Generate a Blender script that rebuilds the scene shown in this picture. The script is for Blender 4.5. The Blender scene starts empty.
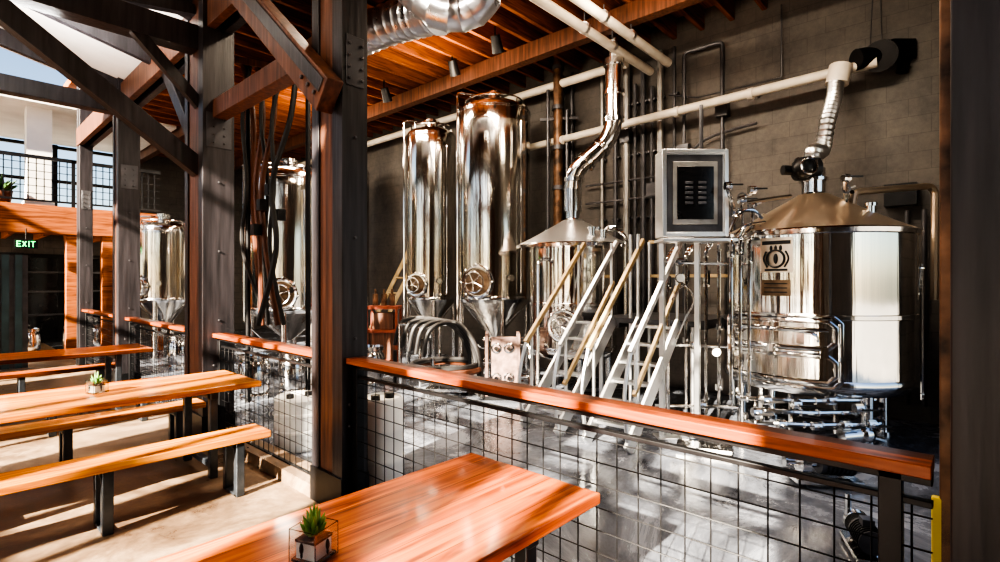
import bpy, bmesh, math, random
from mathutils import Vector, Matrix, Euler
random.seed(7)
# ---------------------------------------------------------------- image pixel frame
A=math.radians(42.5); FX,FY=math.cos(A),math.sin(A); RX,RY=math.sin(A),-math.cos(A); CH=1.6; FL=523.0
F=Vector((FX,FY,0)); R=Vector((RX,RY,0)); UP=Vector((0,0,1))
def S(px,py,d):  # world point from image pixel coordinates and an estimated depth
    l=(px-500)/FL*d
    return Vector((d*FX+l*RX,d*FY+l*RY,CH-(py-281)/FL*d))
def G(px,d,z=0.0):
    p=S(px,281,d); p.z=z; return p
# ---------------------------------------------------------------- materials
def newmat(n):
    m=bpy.data.materials.new(n); m.use_nodes=True
    nt=m.node_tree; b=nt.nodes['Principled BSDF']; return m,nt,b
def N(nt,t,**k):
    n=nt.nodes.new(t)
    for a,v in k.items():
        if a in n.inputs: n.inputs[a].default_value=v
        else: setattr(n,a,v)
    return n
def coords(nt,scale=(1,1,1)):
    tc=N(nt,'ShaderNodeTexCoord'); mp=N(nt,'ShaderNodeMapping'); mp.inputs['Scale'].default_value=scale
    nt.links.new(tc.outputs['Object'],mp.inputs['Vector']); return mp.outputs['Vector']
def ramp(nt,fac,stops):
    r=N(nt,'ShaderNodeValToRGB'); e=r.color_ramp.elements
    while len(e)<len(stops): e.new(.5)
    for i,(p,c) in enumerate(stops): e[i].position=p; e[i].color=(*c,1)
    nt.links.new(fac,r.inputs['Fac']); return r.outputs['Color']
def plain(n,c,rough=.5,metal=0,noise=.25,scale=6,bump=.1,stretch=(1,1,1),**kw):
    m,nt,b=newmat(n); v=coords(nt,stretch)
    t=N(nt,'ShaderNodeTexNoise',Scale=scale,Detail=6.0); nt.links.new(v,t.inputs['Vector'])
    lo=tuple(x*(1-noise) for x in c); hi=tuple(min(1,x*(1+noise)) for x in c)
    nt.links.new(ramp(nt,t.outputs['Fac'],[(.3,lo),(.7,hi)]),b.inputs['Base Color'])
    b.inputs['Roughness'].default_value=rough; b.inputs['Metallic'].default_value=metal
    if bump:
        bp=N(nt,'ShaderNodeBump',Strength=bump,Distance=.01); nt.links.new(t.outputs['Fac'],bp.inputs['Height']); nt.links.new(bp.outputs['Normal'],b.inputs['Normal'])
    for k,x in kw.items(): b.inputs[k.replace('_',' ')].default_value=x
    return m
def wood(n,dark,mid,light,axis=0,rough=.25,coat=.4,seam=.14,seam_axis=1,spec=.3):
    m,nt,b=newmat(n)
    st=[14,14,14]; st[axis]=.9
    v=coords(nt,tuple(st))
    t=N(nt,'ShaderNodeTexNoise',Scale=1.6,Detail=8.0,Distortion=1.4); nt.links.new(v,t.inputs['Vector'])
    c1=ramp(nt,t.outputs['Fac'],[(.28,dark),(.5,mid),(.74,light)])
    tc=N(nt,'ShaderNodeTexCoord'); sp=N(nt,'ShaderNodeSeparateXYZ'); nt.links.new(tc.outputs['Object'],sp.inputs[0])
    dv=N(nt,'ShaderNodeMath',operation='DIVIDE'); nt.links.new(sp.outputs[seam_axis],dv.inputs[0]); dv.inputs[1].default_value=seam
    fl=N(nt,'ShaderNodeMath',operation='FLOOR'); nt.links.new(dv.outputs[0],fl.inputs[0])
    wn=N(nt,'ShaderNodeTexWhiteNoise',noise_dimensions='1D'); nt.links.new(fl.outputs[0],wn.inputs['W'])
    mr=N(nt,'ShaderNodeMapRange'); mr.inputs['To Min'].default_value=.62; mr.inputs['To Max'].default_value=1.22; nt.links.new(wn.outputs['Value'],mr.inputs['Value'])
    fr=N(nt,'ShaderNodeMath',operation='FRACT'); nt.links.new(dv.outputs[0],fr.inputs[0])
    gt=N(nt,'ShaderNodeMath',operation='GREATER_THAN'); nt.links.new(fr.outputs[0],gt.inputs[0]); gt.inputs[1].default_value=.03
    mx=N(nt,'ShaderNodeMath',operation='MULTIPLY'); nt.links.new(mr.outputs[0],mx.inputs[0])
    g2=N(nt,'ShaderNodeMapRange'); g2.inputs['To Min'].default_value=.2; nt.links.new(gt.outputs[0],g2.inputs['Value']); nt.links.new(g2.outputs[0],mx.inputs[1])
    vm=N(nt,'ShaderNodeVectorMath',operation='SCALE'); nt.links.new(c1,vm.inputs[0]); nt.links.new(mx.outputs[0],vm.inputs['Scale'])
    nt.links.new(vm.outputs[0],b.inputs['Base Color'])
    b.inputs['Roughness'].default_value=rough; b.inputs['Coat Weight'].default_value=coat; b.inputs['Coat Roughness'].default_value=.1
    b.inputs['Specular IOR Level'].default_value=spec
    bp=N(nt,'ShaderNodeBump',Strength=.15,Distance=.005); nt.links.new(t.outputs['Fac'],bp.inputs['Height']); nt.links.new(bp.outputs['Normal'],b.inputs['Normal'])
    return m
def steel(n,c=(.70,.69,.68),r0=.06,r1=.2,bump=.12,st=(9,9,.35)):
    m,nt,b=newmat(n); v=coords(nt,st)
    t=N(nt,'ShaderNodeTexNoise',Scale=1.2,Detail=5.0); nt.links.new(v,t.inputs['Vector'])
    mr=N(nt,'ShaderNodeMapRange'); mr.inputs['To Min'].default_value=r0; mr.inputs['To Max'].default_value=r1; nt.links.new(t.outputs['Fac'],mr.inputs['Value'])
    nt.links.new(mr.outputs[0],b.inputs['Roughness'])
    b.inputs['Base Color'].default_value=(*c,1); b.inputs['Metallic'].default_value=1
    bp=N(nt,'ShaderNodeBump',Strength=bump,Distance=.02); nt.links.new(t.outputs['Fac'],bp.inputs['Height']); nt.links.new(bp.outputs['Normal'],b.inputs['Normal'])
    return m
def blockmat(n,c1,c2,mort,horiz=1):
    m,nt,b=newmat(n)
    tc=N(nt,'ShaderNodeTexCoord'); sp=N(nt,'ShaderNodeSeparateXYZ'); nt.links.new(tc.outputs['Object'],sp.inputs[0])
    cb=N(nt,'ShaderNodeCombineXYZ'); nt.links.new(sp.outputs[horiz],cb.inputs[0]); nt.links.new(sp.outputs[2],cb.inputs[1])
    br=N(nt,'ShaderNodeTexBrick'); nt.links.new(cb.outputs[0],br.inputs['Vector'])
    br.inputs['Scale'].default_value=1; br.inputs['Brick Width'].default_value=.41; br.inputs['Row Height'].default_value=.205; br.inputs['Mortar Size'].default_value=.004
    br.inputs['Color1'].default_value=(*c1,1); br.inputs['Color2'].default_value=(*c2,1); br.inputs['Mortar'].default_value=(*mort,1)
    t=N(nt,'ShaderNodeTexNoise',Scale=1.1,Detail=12.0,Roughness=.85); nt.links.new(tc.outputs['Object'],t.inputs['Vector'])
    g=ramp(nt,t.outputs['Fac'],[(.3,(.45,.45,.5)),(.7,(1.55,1.46,1.34))])
    mx=N(nt,'ShaderNodeMix',data_type='RGBA',blend_type='MULTIPLY'); mx.inputs[0].default_value=1
    nt.links.new(br.outputs['Color'],mx.inputs[6]); nt.links.new(g,mx.inputs[7]); nt.links.new(mx.outputs[2],b.inputs['Base Color'])
    b.inputs['Roughness'].default_value=.55
    bp=N(nt,'ShaderNodeBump',Strength=.18,Distance=.01,invert=True); nt.links.new(br.outputs['Fac'],bp.inputs['Height']); nt.links.new(bp.outputs['Normal'],b.inputs['Normal'])
    return m
def floormat(n,lo,mid,hi,r0,r1,sc=1.1):
    m,nt,b=newmat(n); v=coords(nt)
    t=N(nt,'ShaderNodeTexNoise',Scale=sc,Detail=12.0,Roughness=.75,Distortion=.8); nt.links.new(v,t.inputs['Vector'])
    nt.links.new(ramp(nt,t.outputs['Fac'],[(.34,lo),(.5,mid),(.66,hi)]),b.inputs['Base Color'])
    mr=N(nt,'ShaderNodeMapRange'); mr.inputs['From Min'].default_value=.38; mr.inputs['From Max'].default_value=.62
    mr.inputs['To Min'].default_value=r0; mr.inputs['To Max'].default_value=r1; nt.links.new(t.outputs['Fac'],mr.inputs['Value']); nt.links.new(mr.outputs[0],b.inputs['Roughness'])
    t2=N(nt,'ShaderNodeTexNoise',Scale=40.0,Detail=4.0); nt.links.new(v,t2.inputs['Vector'])
    bp=N(nt,'ShaderNodeBump',Strength=.12,Distance=.01); nt.links.new(t2.outputs['Fac'],bp.inputs['Height']); nt.links.new(bp.outputs['Normal'],b.inputs['Normal'])
    return m
TW=wood('varnished_fir',(.22,.045,.006),(.66,.22,.028),(.95,.45,.085),0,rough=.3,coat=.25)
TWD=wood('varnished_redwood',(.15,.022,.003),(.55,.115,.012),(.82,.25,.032),0,rough=.3,coat=.3,seam=.125)
RAILW=wood('rail_wood',(.10,.017,.005),(.34,.07,.014),(.55,.15,.035),1,rough=.35,coat=.2,seam=5,seam_axis=0)
CEILW=wood('ceiling_planks',(.10,.028,.010),(.36,.105,.03),(.58,.20,.06),0,rough=.7,coat=0,seam=.14,seam_axis=1)
JOIST=wood('joist_wood',(.08,.02,.007),(.28,.08,.022),(.42,.14,.045),0,rough=.7,coat=0,seam=9)
BEAMW=wood('beam_wood',(.12,.03,.010),(.38,.11,.028),(.54,.19,.06),0,rough=.6,coat=0,seam=9)
DKW=plain('stained_timber',(.026,.023,.027),.42,0,.5,3,.3,(8,8,.6))
DKB=plain('stained_timber_brown',(.11,.044,.024),.5,0,.6,3,.3,(8,8,.6))
BLK=plain('black_steel',(.014,.014,.016),.4,.4,.3,9,.05)
LEG=plain('grey_steel_leg',(.06,.07,.085),.35,.6,.3,9,.05)
STL=steel('brushed_stainless'); STT=steel('polished_stainless_tank',(.68,.65,.60),.06,.18,.6,(5,5,.08))
STK=steel('polished_stainless_kettle',(.78,.77,.75),.03,.12,.5,(4,4,.08))
ROOFM=steel('bronzed_stainless_roof',(.72,.60,.48),.26,.42,.1,(4,4,4))
GALV=steel('galvanised_duct',(.60,.63,.70),.2,.4,.2,(5,5,5))
ALU=steel('aluminium',(.72,.73,.75),.25,.42,.05,(3,3,3))
WPIPE=plain('painted_white_pipe',(.66,.60,.52),.4,0,.12,5,.02)
GPIPE=plain('grey_conduit',(.085,.085,.095),.4,.5,.3,5,.02)
LPIPE=plain('light_grey_conduit',(.30,.29,.28),.4,.6,.3,5,.02)
CPIPE=plain('rusty_wrapped_pipe',(.13,.07,.04),.45,.3,.8,9,.3)
YEL=plain('tan_handrail',(.42,.31,.17),.35,.3,.2,6,.05)
SAFE=plain('safety_yellow',(.65,.5,.02),.5,0,.1,6,.02)
RUB=plain('dark_rubber',(.014,.013,.014),.5,0,.3,6,.02)
HOSE=plain('brown_hose',(.10,.035,.018),.45,0,.3,6,.02)
WALLM=blockmat('painted_block',(.092,.086,.084),(.102,.095,.091),(.070,.066,.064),1)
WALLY=blockmat('painted_block_side',(.10,.095,.09),(.12,.11,.105),(.06,.055,.05),0)
FH=floormat('hall_concrete',(.05,.030,.020),(.17,.115,.075),(.34,.25,.17),.25,.6)
FB=floormat('brewery_concrete',(.030,.033,.042),(.105,.115,.14),(.26,.28,.33),.04,.35,.9)
PAVE=floormat('outdoor_paving',(.18,.17,.16),(.26,.25,.23),(.34,.32,.3),.6,.9)
SOFF=plain('painted_soffit',(.80,.78,.74),.7,0,.08,2,.05)
WHITE=plain('white_plastic',(.88,.88,.86),.35,0,.03,4,.02)
TEAL=plain('dark_teal_paint',(.03,.06,.07),.5,0,.3,4,.05)
RED=plain('oxide_red_paint',(.22,.05,.025),.45,0,.4,8,.05)
PHXM=plain('gasket_plates',(.20,.13,.11),.5,.3,.5,12,.1)
SCR=plain('dark_glass_panel',(.012,.012,.014),.12,0,.2,5,0)
GRN=plain('succulent_green',(.16,.34,.09),.45,0,.4,14,.05)
SOIL=plain('soil',(.05,.03,.02),.9,0,.4,30,.3)
SHRUB=plain('foliage',(.06,.16,.03),.6,0,.5,9,.1)
BRASS=plain('engraved_plate',(.22,.15,.10),.35,.9,.3,12,.05)
def glassm():
    m,nt,b=newmat('clear_glass'); b.inputs['Transmission Weight'].default_value=1; b.inputs['Roughness'].default_value=.03
    b.inputs['Base Color'].default_value=(.9,.95,.95,1); b.inputs['IOR'].default_value=1.45; return m
GLASS=glassm()
def emis(n,c,s):
    m,nt,b=newmat(n); b.inputs['Base Color'].default_value=(*c,1); b.inputs['Emission Color'].default_value=(*c,1); b.inputs['Emission Strength'].default_value=s; return m
EXG=emis('exit_green',(.05,1,.25),1.5)
# ---------------------------------------------------------------- builder
class B:
    def __init__(s,name): s.n=name; s.bm=bmesh.new(); s.m=[]
    def mi(s,m):
        if m not in s.m: s.m.append(m)
        return s.m.index(m)
    def box(s,c,size,m,rot=None):
        M=Matrix.Translation(Vector(c))
        if rot is not None: M=M@(rot.to_4x4() if isinstance(rot,Matrix) else Matrix.Rotation(rot,4,'Z'))
        M=M@Matrix.Diagonal((*size,1))
        r=bmesh.ops.create_cube(s.bm,size=1,matrix=M); i=s.mi(m)
        for f in {f for v in r['verts'] for f in v.link_faces}: f.material_index=i
    def bb(s,a,b,m):
        a=Vector(a);b=Vector(b); s.box((a+b)/2,[abs(x) for x in (b-a)],m)
    def beam(s,p,q,w,h,m):
        p=Vector(p);q=Vector(q);d=q-p;L=d.length;z=d.normalized()
        x=UP.cross(z)
        if x.length<1e-4: x=Vector((1,0,0))
        x.normalize(); y=z.cross(x)
        s.box((p+q)/2,(w,h,L),m,Matrix((x,y,z)).transposed())
    def sweep(s,pts,rad,m,seg=8,closed=False,caps=True):
        pts=[Vector(p) for p in pts]; n=len(pts)
        if not hasattr(rad,'__len__'): rad=[rad]*n
        i=s.mi(m); rings=[]; nor=None
        for k,p in enumerate(pts):
            if closed: t=pts[(k+1)%n]-pts[k-1]
            else: t=pts[min(k+1,n-1)]-pts[max(k-1,0)]
            if t.length<1e-9: t=Vector((0,0,1))
            t.normalize()
            if nor is None:
                nor=t.orthogonal().normalized()
            else:
                nor=nor-t*nor.dot(t)
                nor=nor.normalized() if nor.length>1e-6 else t.orthogonal().normalized()
            bi=t.cross(nor)
            rings.append([s.bm.verts.new(p+(nor*math.cos(a)+bi*math.sin(a))*rad[k]) for a in [2*math.pi*j/seg for j in range(seg)]])
        rng=range(n if closed else n-1)
        for k in rng:
            a=rings[k];b=rings[(k+1)%n]
            for j in range(seg):
                f=s.bm.faces.new((a[j],a[(j+1)%seg],b[(j+1)%seg],b[j])); f.material_index=i
        if caps and not closed:
            for rr in (list(reversed(rings[0])),rings[-1]):
                f=s.bm.faces.new(rr); f.material_index=i
    def cyl(s,p,q,r,m,r2=None,seg=16): s.sweep([p,q],[r,r if r2 is None else r2],m,seg)
    def tube(s,pts,r,m,seg=8,sm=0,fer=False,closed=False):
        pts=[Vector(p) for p in pts]
        if sm:
            o=[];n=len(pts)
            for k in range(n if closed else n-1):
                if closed: a,b,c,d=pts[k-1],pts[k],pts[(k+1)%n],pts[(k+2)%n]
                else: a,b,c,d=pts[max(k-1,0)],pts[k],pts[k+1],pts[min(k+2,n-1)]
                for j in range(sm):
                    t=j/sm
                    o.append(.5*((2*b)+(c-a)*t+(2*a-5*b+4*c-d)*t*t+(3*b-a-3*c+d)*t**3))
            if not closed: o.append(pts[-1])
            s.sweep(o,r,m,seg,closed)
        else:
            o=[pts[0]]
            for k in range(1,len(pts)-1):
                a,b,c=pts[k-1],pts[k],pts[k+1]; q=min(r*2.2,(a-b).length*.45,(c-b).length*.45)
                p0=b+(a-b).normalized()*q; p1=b+(c-b).normalized()*q
                for t in (0,.33,.67,1): o.append(p0*(1-t)**2+b*2*t*(1-t)+p1*t*t)
            o.append(pts[-1]); s.sweep(o,r,m,seg)
        if fer:
            for k in range(len(pts)-1):
                d=pts[k+1]-pts[k]
                if d.length>r*10:
                    u=d.normalized()
                    for q in (pts[k]+u*r*3.5,pts[k+1]-u*r*3.5): s.cyl(q-u*r*.25,q+u*r*.25,r*1.6,m,seg=10)
    def lathe(s,prof,c,m,seg=56,mats=None):
        c=Vector(c); rings=[]; i=s.mi(m)
        for r,z in prof:
            r=max(r,.0008); rings.append([s.bm.verts.new(c+Vector((r*math.cos(2*math.pi*j/seg),r*math.sin(2*math.pi*j/seg),z))) for j in range(seg)])
        for k in range(len(prof)-1):
            a,b=rings[k],rings[k+1]; ii=i if not mats or not mats[k] else s.mi(mats[k])
            for j in range(seg):
                f=s.bm.faces.new((a[j],a[(j+1)%seg],b[(j+1)%seg],b[j])); f.material_index=ii
    def ring(s,c,nrm,R_,r,m,seg=28,s2=6):
        c=Vector(c);n=Vector(nrm).normalized();a=n.orthogonal().normalized();b=n.cross(a)
        s.sweep([c+(a*math.cos(t)+b*math.sin(t))*R_ for t in [2*math.pi*k/seg for k in range(seg)]],r,m,s2,True)
    def ball(s,c,r,m,sc=(1,1,1),u=14,v=9):
        M=Matrix.Translation(Vector(c))@Matrix.Diagonal((r*sc[0],r*sc[1],r*sc[2],1))
        q=bmesh.ops.create_uvsphere(s.bm,u_segments=u,v_segments=v,radius=1,matrix=M); i=s.mi(m)
        for f in {f for w in q['verts'] for f in w.link_faces}: f.material_index=i
    def patch(s,c,rad,t0,t1,z0,z1,m,n=14,th=.015):
        i=s.mi(m);c=Vector(c);vs=[]
        for k in range(n+1):
            t=t0+(t1-t0)*k/n; u=Vector((math.cos(t),math.sin(t),0))
            vs.append([s.bm.verts.new(c+u*(rad+o)+UP*z) for o,z in ((0,z0),(th,z0),(th,z1),(0,z1))])
        for k in range(n):
            for j in range(4):
                f=s.bm.faces.new((vs[k][j],vs[k+1][j],vs[k+1][(j+1)%4],vs[k][(j+1)%4])); f.material_index=i
        s.bm.faces.new(vs[0]).material_index=i; s.bm.faces.new(list(reversed(vs[-1]))).material_index=i
    def valve(s,p,axis,r,m=None,h=RUB):
        m=m or STL; p=Vector(p);a=Vector(axis).normalized()
        s.cyl(p-a*r*1.2,p+a*r*1.2,r*1.5,m,seg=10)
        o=-F if abs(a.dot(F))<.8 else UP
        s.cyl(p,p+o*r*3,r*.45,m,seg=6); s.beam(p+o*r*3-a*r*.5,p+o*r*3+a*r*4,r*.9,r*.5,h)
    def done(s,bevel=0,angle=32):
        bmesh.ops.recalc_face_normals(s.bm,faces=s.bm.faces)
        xs=[v.co for v in s.bm.verts]
        o=Vector(((min(v.x for v in xs)+max(v.x for v in xs))/2,(min(v.y for v in xs)+max(v.y for v in xs))/2,min(v.z for v in xs)))
        for v in s.bm.verts: v.co-=o
        me=bpy.data.meshes.new(s.n); s.bm.to_mesh(me); s.bm.free()
        for m in s.m: me.materials.append(m)
        me.shade_smooth(); me.set_sharp_from_angle(angle=math.radians(angle))
        ob=bpy.data.objects.new(s.n,me); ob.location=o; bpy.context.collection.objects.link(ob)
        if bevel:
            md=ob.modifiers.new('bevel','BEVEL'); md.width=bevel; md.segments=2; md.limit_method='ANGLE'
        return ob
def slab(name,a,b,m,bevel=0):
    o=B(name); o.bb(a,b,m); return o.done(bevel)
# ---------------------------------------------------------------- room shell
slab('floor_hall',(-5,-4,-.15),(2.0,18,0),FH); slab('floor_brewery',(2.0,-4,-.15),(7.6,18,-.0),FB)
slab('ground_outside',(-60,-40,-.3),(60,60,-.16),PAVE)
slab('wall_back',(7.6,-.4,0),(7.8,18,5.7),WALLM)
w=B('wall_right'); w.bb((2.25,-.6,0),(2.9,-.4,5.7),WALLY); w.bb((6.4,-.6,0),(7.6,-.4,5.7),WALLY); w.bb((2.9,-.6,3.3),(6.4,-.4,5.7),WALLY); w.done()
w=B('door_2')   # open roll-up door: tracks and rolled curtain
for x in (2.92,6.32): w.bb((x,-.39,0),(x+.06,-.34,3.4),GPIPE)
w.cyl((2.9,-.22,3.5),(6.4,-.22,3.5),.17,GPIPE,seg=24); w.bb((2.9,-.4,3.3),(6.4,-.36,3.7),GPIPE)
w.done()
slab('wall_near',(-5,-4.2,0),(2.3,-4,6),WALLY)
slab('wall_far',(-5,18,0),(7.8,18.2,3.3),WALLY)
slab('wall_upper',(4.0,18,3.3),(7.8,18.2,5.7),WALLY)
slab('ceiling_brewery',(1.9,-.6,5.55),(7.8,18.2,5.7),CEILW)
j=B('ceiling_joists')
y=0.0
while y<18: j.bb((2.2,y,5.25),(7.6,y+.06,5.55),JOIST); y+=.42
j.done()
j=B('ceiling_girder')
for x in (4.0,6.2): j.bb((x,-.4,5.0),(x+.16,18,5.25),DKB)
j.done()
slab('wall_clerestory',(1.95,-4,4.5),(2.1,10,5.55),DKB)
rf=B('ceiling_hall')
def rz(x): return 4.5+.24*(2-x)
rf.beam((2.1,3.0,rz(2.1)+.06),(-5.2,3.0,rz(-5.2)+.06),14.0,.08,SOFF); rf.done()
rr=B('roof_rafters')
for yy in (-3,-1,1.2,3.4,4.8,6.1,7.7,9.3): rr.beam((2.0,yy,rz(2.0)-.09),(-5,yy,rz(-5)-.09),.09,.2,DKW)
for xx in (-4,-2.6,-1.2): rr.bb((xx,-4,rz(xx)-.22),(xx+.08,9.6,rz(xx)-.12),DKW)
rr.done()
w=B('sun_blocking_piers')  # unseen piers added and spaced to break the sunlight into bands
for a,b_ in ((-4,-1.0),(.10,.45),(1.0,1.95),(3.0,3.25),(4.25,5.0),(6.4,7.4),(8.8,9.8),(11.2,12.2)): w.bb((-5.1,a,0),(-4.9,b_,6.1),DKB)
w.done()
w=B('window_1')
yy=-4
while yy<=14: w.bb((-5.05,yy-.04,0),(-4.95,yy+.04,6),BLK); yy+=.75
for z in (.05,1.0,2.6,4.3,5.9): w.bb((-5.04,-4,z-.04),(-4.96,14,z+.04),BLK)
w.done()
# ---------------------------------------------------------------- timber frame
def bolts(o,x0,y,zs,dx):
    for z in zs:
        for k in (-1,1): o.cyl((x0+k*dx,y,z),(x0+k*dx,y-.015,z),.012,GPIPE,seg=6)
def column(y0,y1,x0=1.9,x1=2.1,top=5.5,mat2=DKB):
    o=B('timber_column')
    o.bb((x0,y0,0),(x1,y0+.13,top),DKW); o.bb((x0+.015,y0+.13,0),(x1-.015,y1-.1,top),mat2); o.bb((x0,y1-.1,0),(x1,y1,top),DKW)
    o.bb((x0-.01,y0-.008,0),(x1+.01,y1+.008,.25),BLK)
    o.bb((x0+.03,y0-.006,2.95),(x1-.03,y0,3.3),GPIPE)
    bolts(o,(x0+x1)/2,y0-.006,(3.0,3.08,3.16,3.24,.6,.75,4.2),.05)
    for z in (1.2,1.9,2.6): o.cyl(((x0+x1)/2,y0,z),((x0+x1)/2,y0-.012,z),.011,GPIPE,seg=6)
    return o.done(.006)
column(3.2,3.62); column(5.7,6.25,1.84,2.14); column(9.2,9.55,1.85,2.12,5.5); column(12.4,12.7)
o=B('timber_column'); o.bb((1.94,-.35,0),(2.2,.06,5.5),DKW); o.bb((2.2,-.3,0),(2.28,.095,5.5),CPIPE); o.bb((2.2,.06,0),(2.225,.115,.9),SAFE); o.done(.005)
h=B('header_beam'); h.bb((1.88,3.5,4.15),(1.96,12.6,4.48),DKB); h.bb((2.04,3.5,4.15),(2.12,12.6,4.48),DKW); h.bb((1.96,3.5,4.3),(2.04,12.6,4.45),BEAMW)
h.bb((1.93,3.62,3.25),(2.07,5.7,3.43),DKB); h.done(.006)
k=B('knee_brace'); k.beam((1.82,3.22,2.84),(1.82,4.95,4.32),.12,.24,DKB); k.beam((1.755,3.22,2.90),(1.755,4.95,4.38),.01,.10,DKW)
for t in (.05,.1,.15): k.cyl((1.76,3.22+1.73*t,2.80+1.48*t),(1.74,3.22+1.73*t,2.80+1.48*t),.016,GPIPE,seg=6)
k.done(.005)
k=B('knee_brace'); k.beam((1.9,5.95,2.75),(.2,5.95,3.98),.14,.18,DKW); k.done(.005)
k=B('knee_brace'); k.beam((2.0,6.2,2.95),(2.0,7.4,4.2),.12,.16,DKW); k.done(.005)
k=B('cross_tie_beam'); k.bb((-4.85,5.85,3.95),(1.85,6.05,4.2),DKW); k.done(.006)
k=B('cross_tie_beam'); k.bb((-4.85,9.25,4.05),(1.85,9.45,4.27),DKW); k.done(.006)
k=B('knee_brace'); k.beam((.3,6.0,4.15),(1.85,6.0,4.4),.1,.1,DKW); k.beam((1.88,5.9,3.4),(1.2,5.9,4.1),.08,.1,DKW); k.done()
# ---------------------------------------------------------------- guard rails
def guard(y0,y1,posts):
    o=B('guard_railing'); X=2.0
    for p in posts: o.bb((X-.03,p-.03,0),(X+.03,p+.03,1.03),BLK)
    o.bb((X-.07,y0,1.03),(X+.07,y1,1.07),RAILW)
    o.bb((X-.03,y0,1.0),(X+.03,y1,1.03),BLK); o.bb((X-.015,y0,.93),(X+.015,y1,.95),BLK); o.bb((X-.015,y0,.08),(X+.015,y1,.11),BLK)
    yy=y0+.05
    while yy<y1: o.bb((X-.003,yy-.003,.1),(X+.003,yy+.003,.94),BLK); yy+=.1
    z=.2
    while z<.9: o.bb((X-.009,y0,z-.003),(X-.003,y1,z+.003),BLK); z+=.1
    o.done(.003)
guard(.1,3.2,[.2,3.16]); guard(3.62,5.7,[3.66,5.66]); guard(6.25,9.2,[6.3,9.15]); guard(9.55,12.4,[9.6,12.3])
slab('trim_1',(1.9,3.64,0),(2.12,5.69,.10),FH)
# ---------------------------------------------------------------- tables and benches
def table(x0,x1,y0,y1,m):
    o=B('picnic_table'); zt=.75
    o.bb((x0,y0,zt-.045),(x1,y1,zt),m)
    for x in (x0+.12,(x0+x1)/2,x1-.35):
        for y in (y0+.1,y1-.1): o.bb((x-.03,y-.03,0),(x+.03,y+.03,zt-.045),LEG)
        o.bb((x-.03,y0+.06,zt-.11),(x+.03,y1-.06,zt-.045),LEG); o.bb((x-.025,y0+.1,.08),(x+.025,y1-.1,.13),LEG)
    return o.done(.006)
def bench(x0,x1,y0,y1,m):
    o=B('wood_bench'); zt=.45
    o.bb((x0,y0,zt-.05),(x1,y1,zt),m)
    xs=[x1-.22,x1-1.02,x1-2.4]
    for x in [q for q in xs if q>x0+.1]+[x0+.15]:
        for y in (y0+.045,y1-.045): o.bb((x-.03,y-.03,0),(x+.03,y+.03,zt-.05),LEG)
        o.bb((x-.03,y0+.02,zt-.1),(x+.03,y1-.02,zt-.05),LEG)
        o.bb((x-.03,y0+.02,0),(x+.03,y1-.02,.02),LEG)
    return o.done(.006)
table(-.3,1.82,1.12,1.86,TWD); bench(-.3,1.7,2.08,2.34,TWD); bench(-.3,1.7,.62,.88,TWD)
table(-1.6,1.91,4.50,5.32,TW); bench(-1.6,1.78,4.02,4.32,TW); bench(-1.6,1.78,5.42,5.68,TW)
table(-1.6,1.92,7.7,8.45,TWD); bench(-1.6,1.88,7.0,7.28,TWD); bench(-1.6,1.8,8.75,9.0,TWD)
def succulent(p,s):
    o=B('succulent_in_glass_jar'); p=Vector(p)
    w=s/2; t=.004; rot=.35
    o2=Matrix.Rotation(rot,3,'Z')
    for a,b,sx,sy in ((w,0,t,s),(-w,0,t,s),(0,w,s,t),(0,-w,s,t)): o.box(p+o2@Vector((a,b,w)),(sx,sy,s),GLASS,rot)
    o.box(p+Vector((0,0,.006)),(s-.01,s-.01,.008),GLASS,rot)
    o.box(p+Vector((0,0,s*.34)),(s-.03,s-.03,s*.5),WHITE,rot)
    o.box(p+Vector((0,0,s*.63)),(s-.025,s-.025,s*.08),SOIL,rot)
    f=o2@Vector((-w-.001,0,0)); g=o2@Vector((0,-w-.001,0))
    for q in (f,g):
        c=p+q*1.02+UP*s*.5; o.ball(c,s*.17,RUB,(.4,.4,1)); o.ball(c-UP*s*.2,s*.10,RUB,(.4,.4,1))
    for rn in range(3):
        n=7-rn*2
        for i in range(n):
            a=2*math.pi*i/n+rn*.5; L=s*(.5+.15*rn); tilt=.95-rn*.4
            d=Vector((math.cos(a)*math.sin(tilt),math.sin(a)*math.sin(tilt),math.cos(tilt)))
            b0=p+UP*s*.68
            o.sweep([b0,b0+d*L*.35,b0+d*L*.7+UP*s*.06,b0+d*L+UP*s*.15],[s*.05,s*.1,s*.075,s*.008],GRN,7)
    o.done()
succulent((.80,1.51,.75),.10); succulent((.86,4.94,.75),.10)
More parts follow.
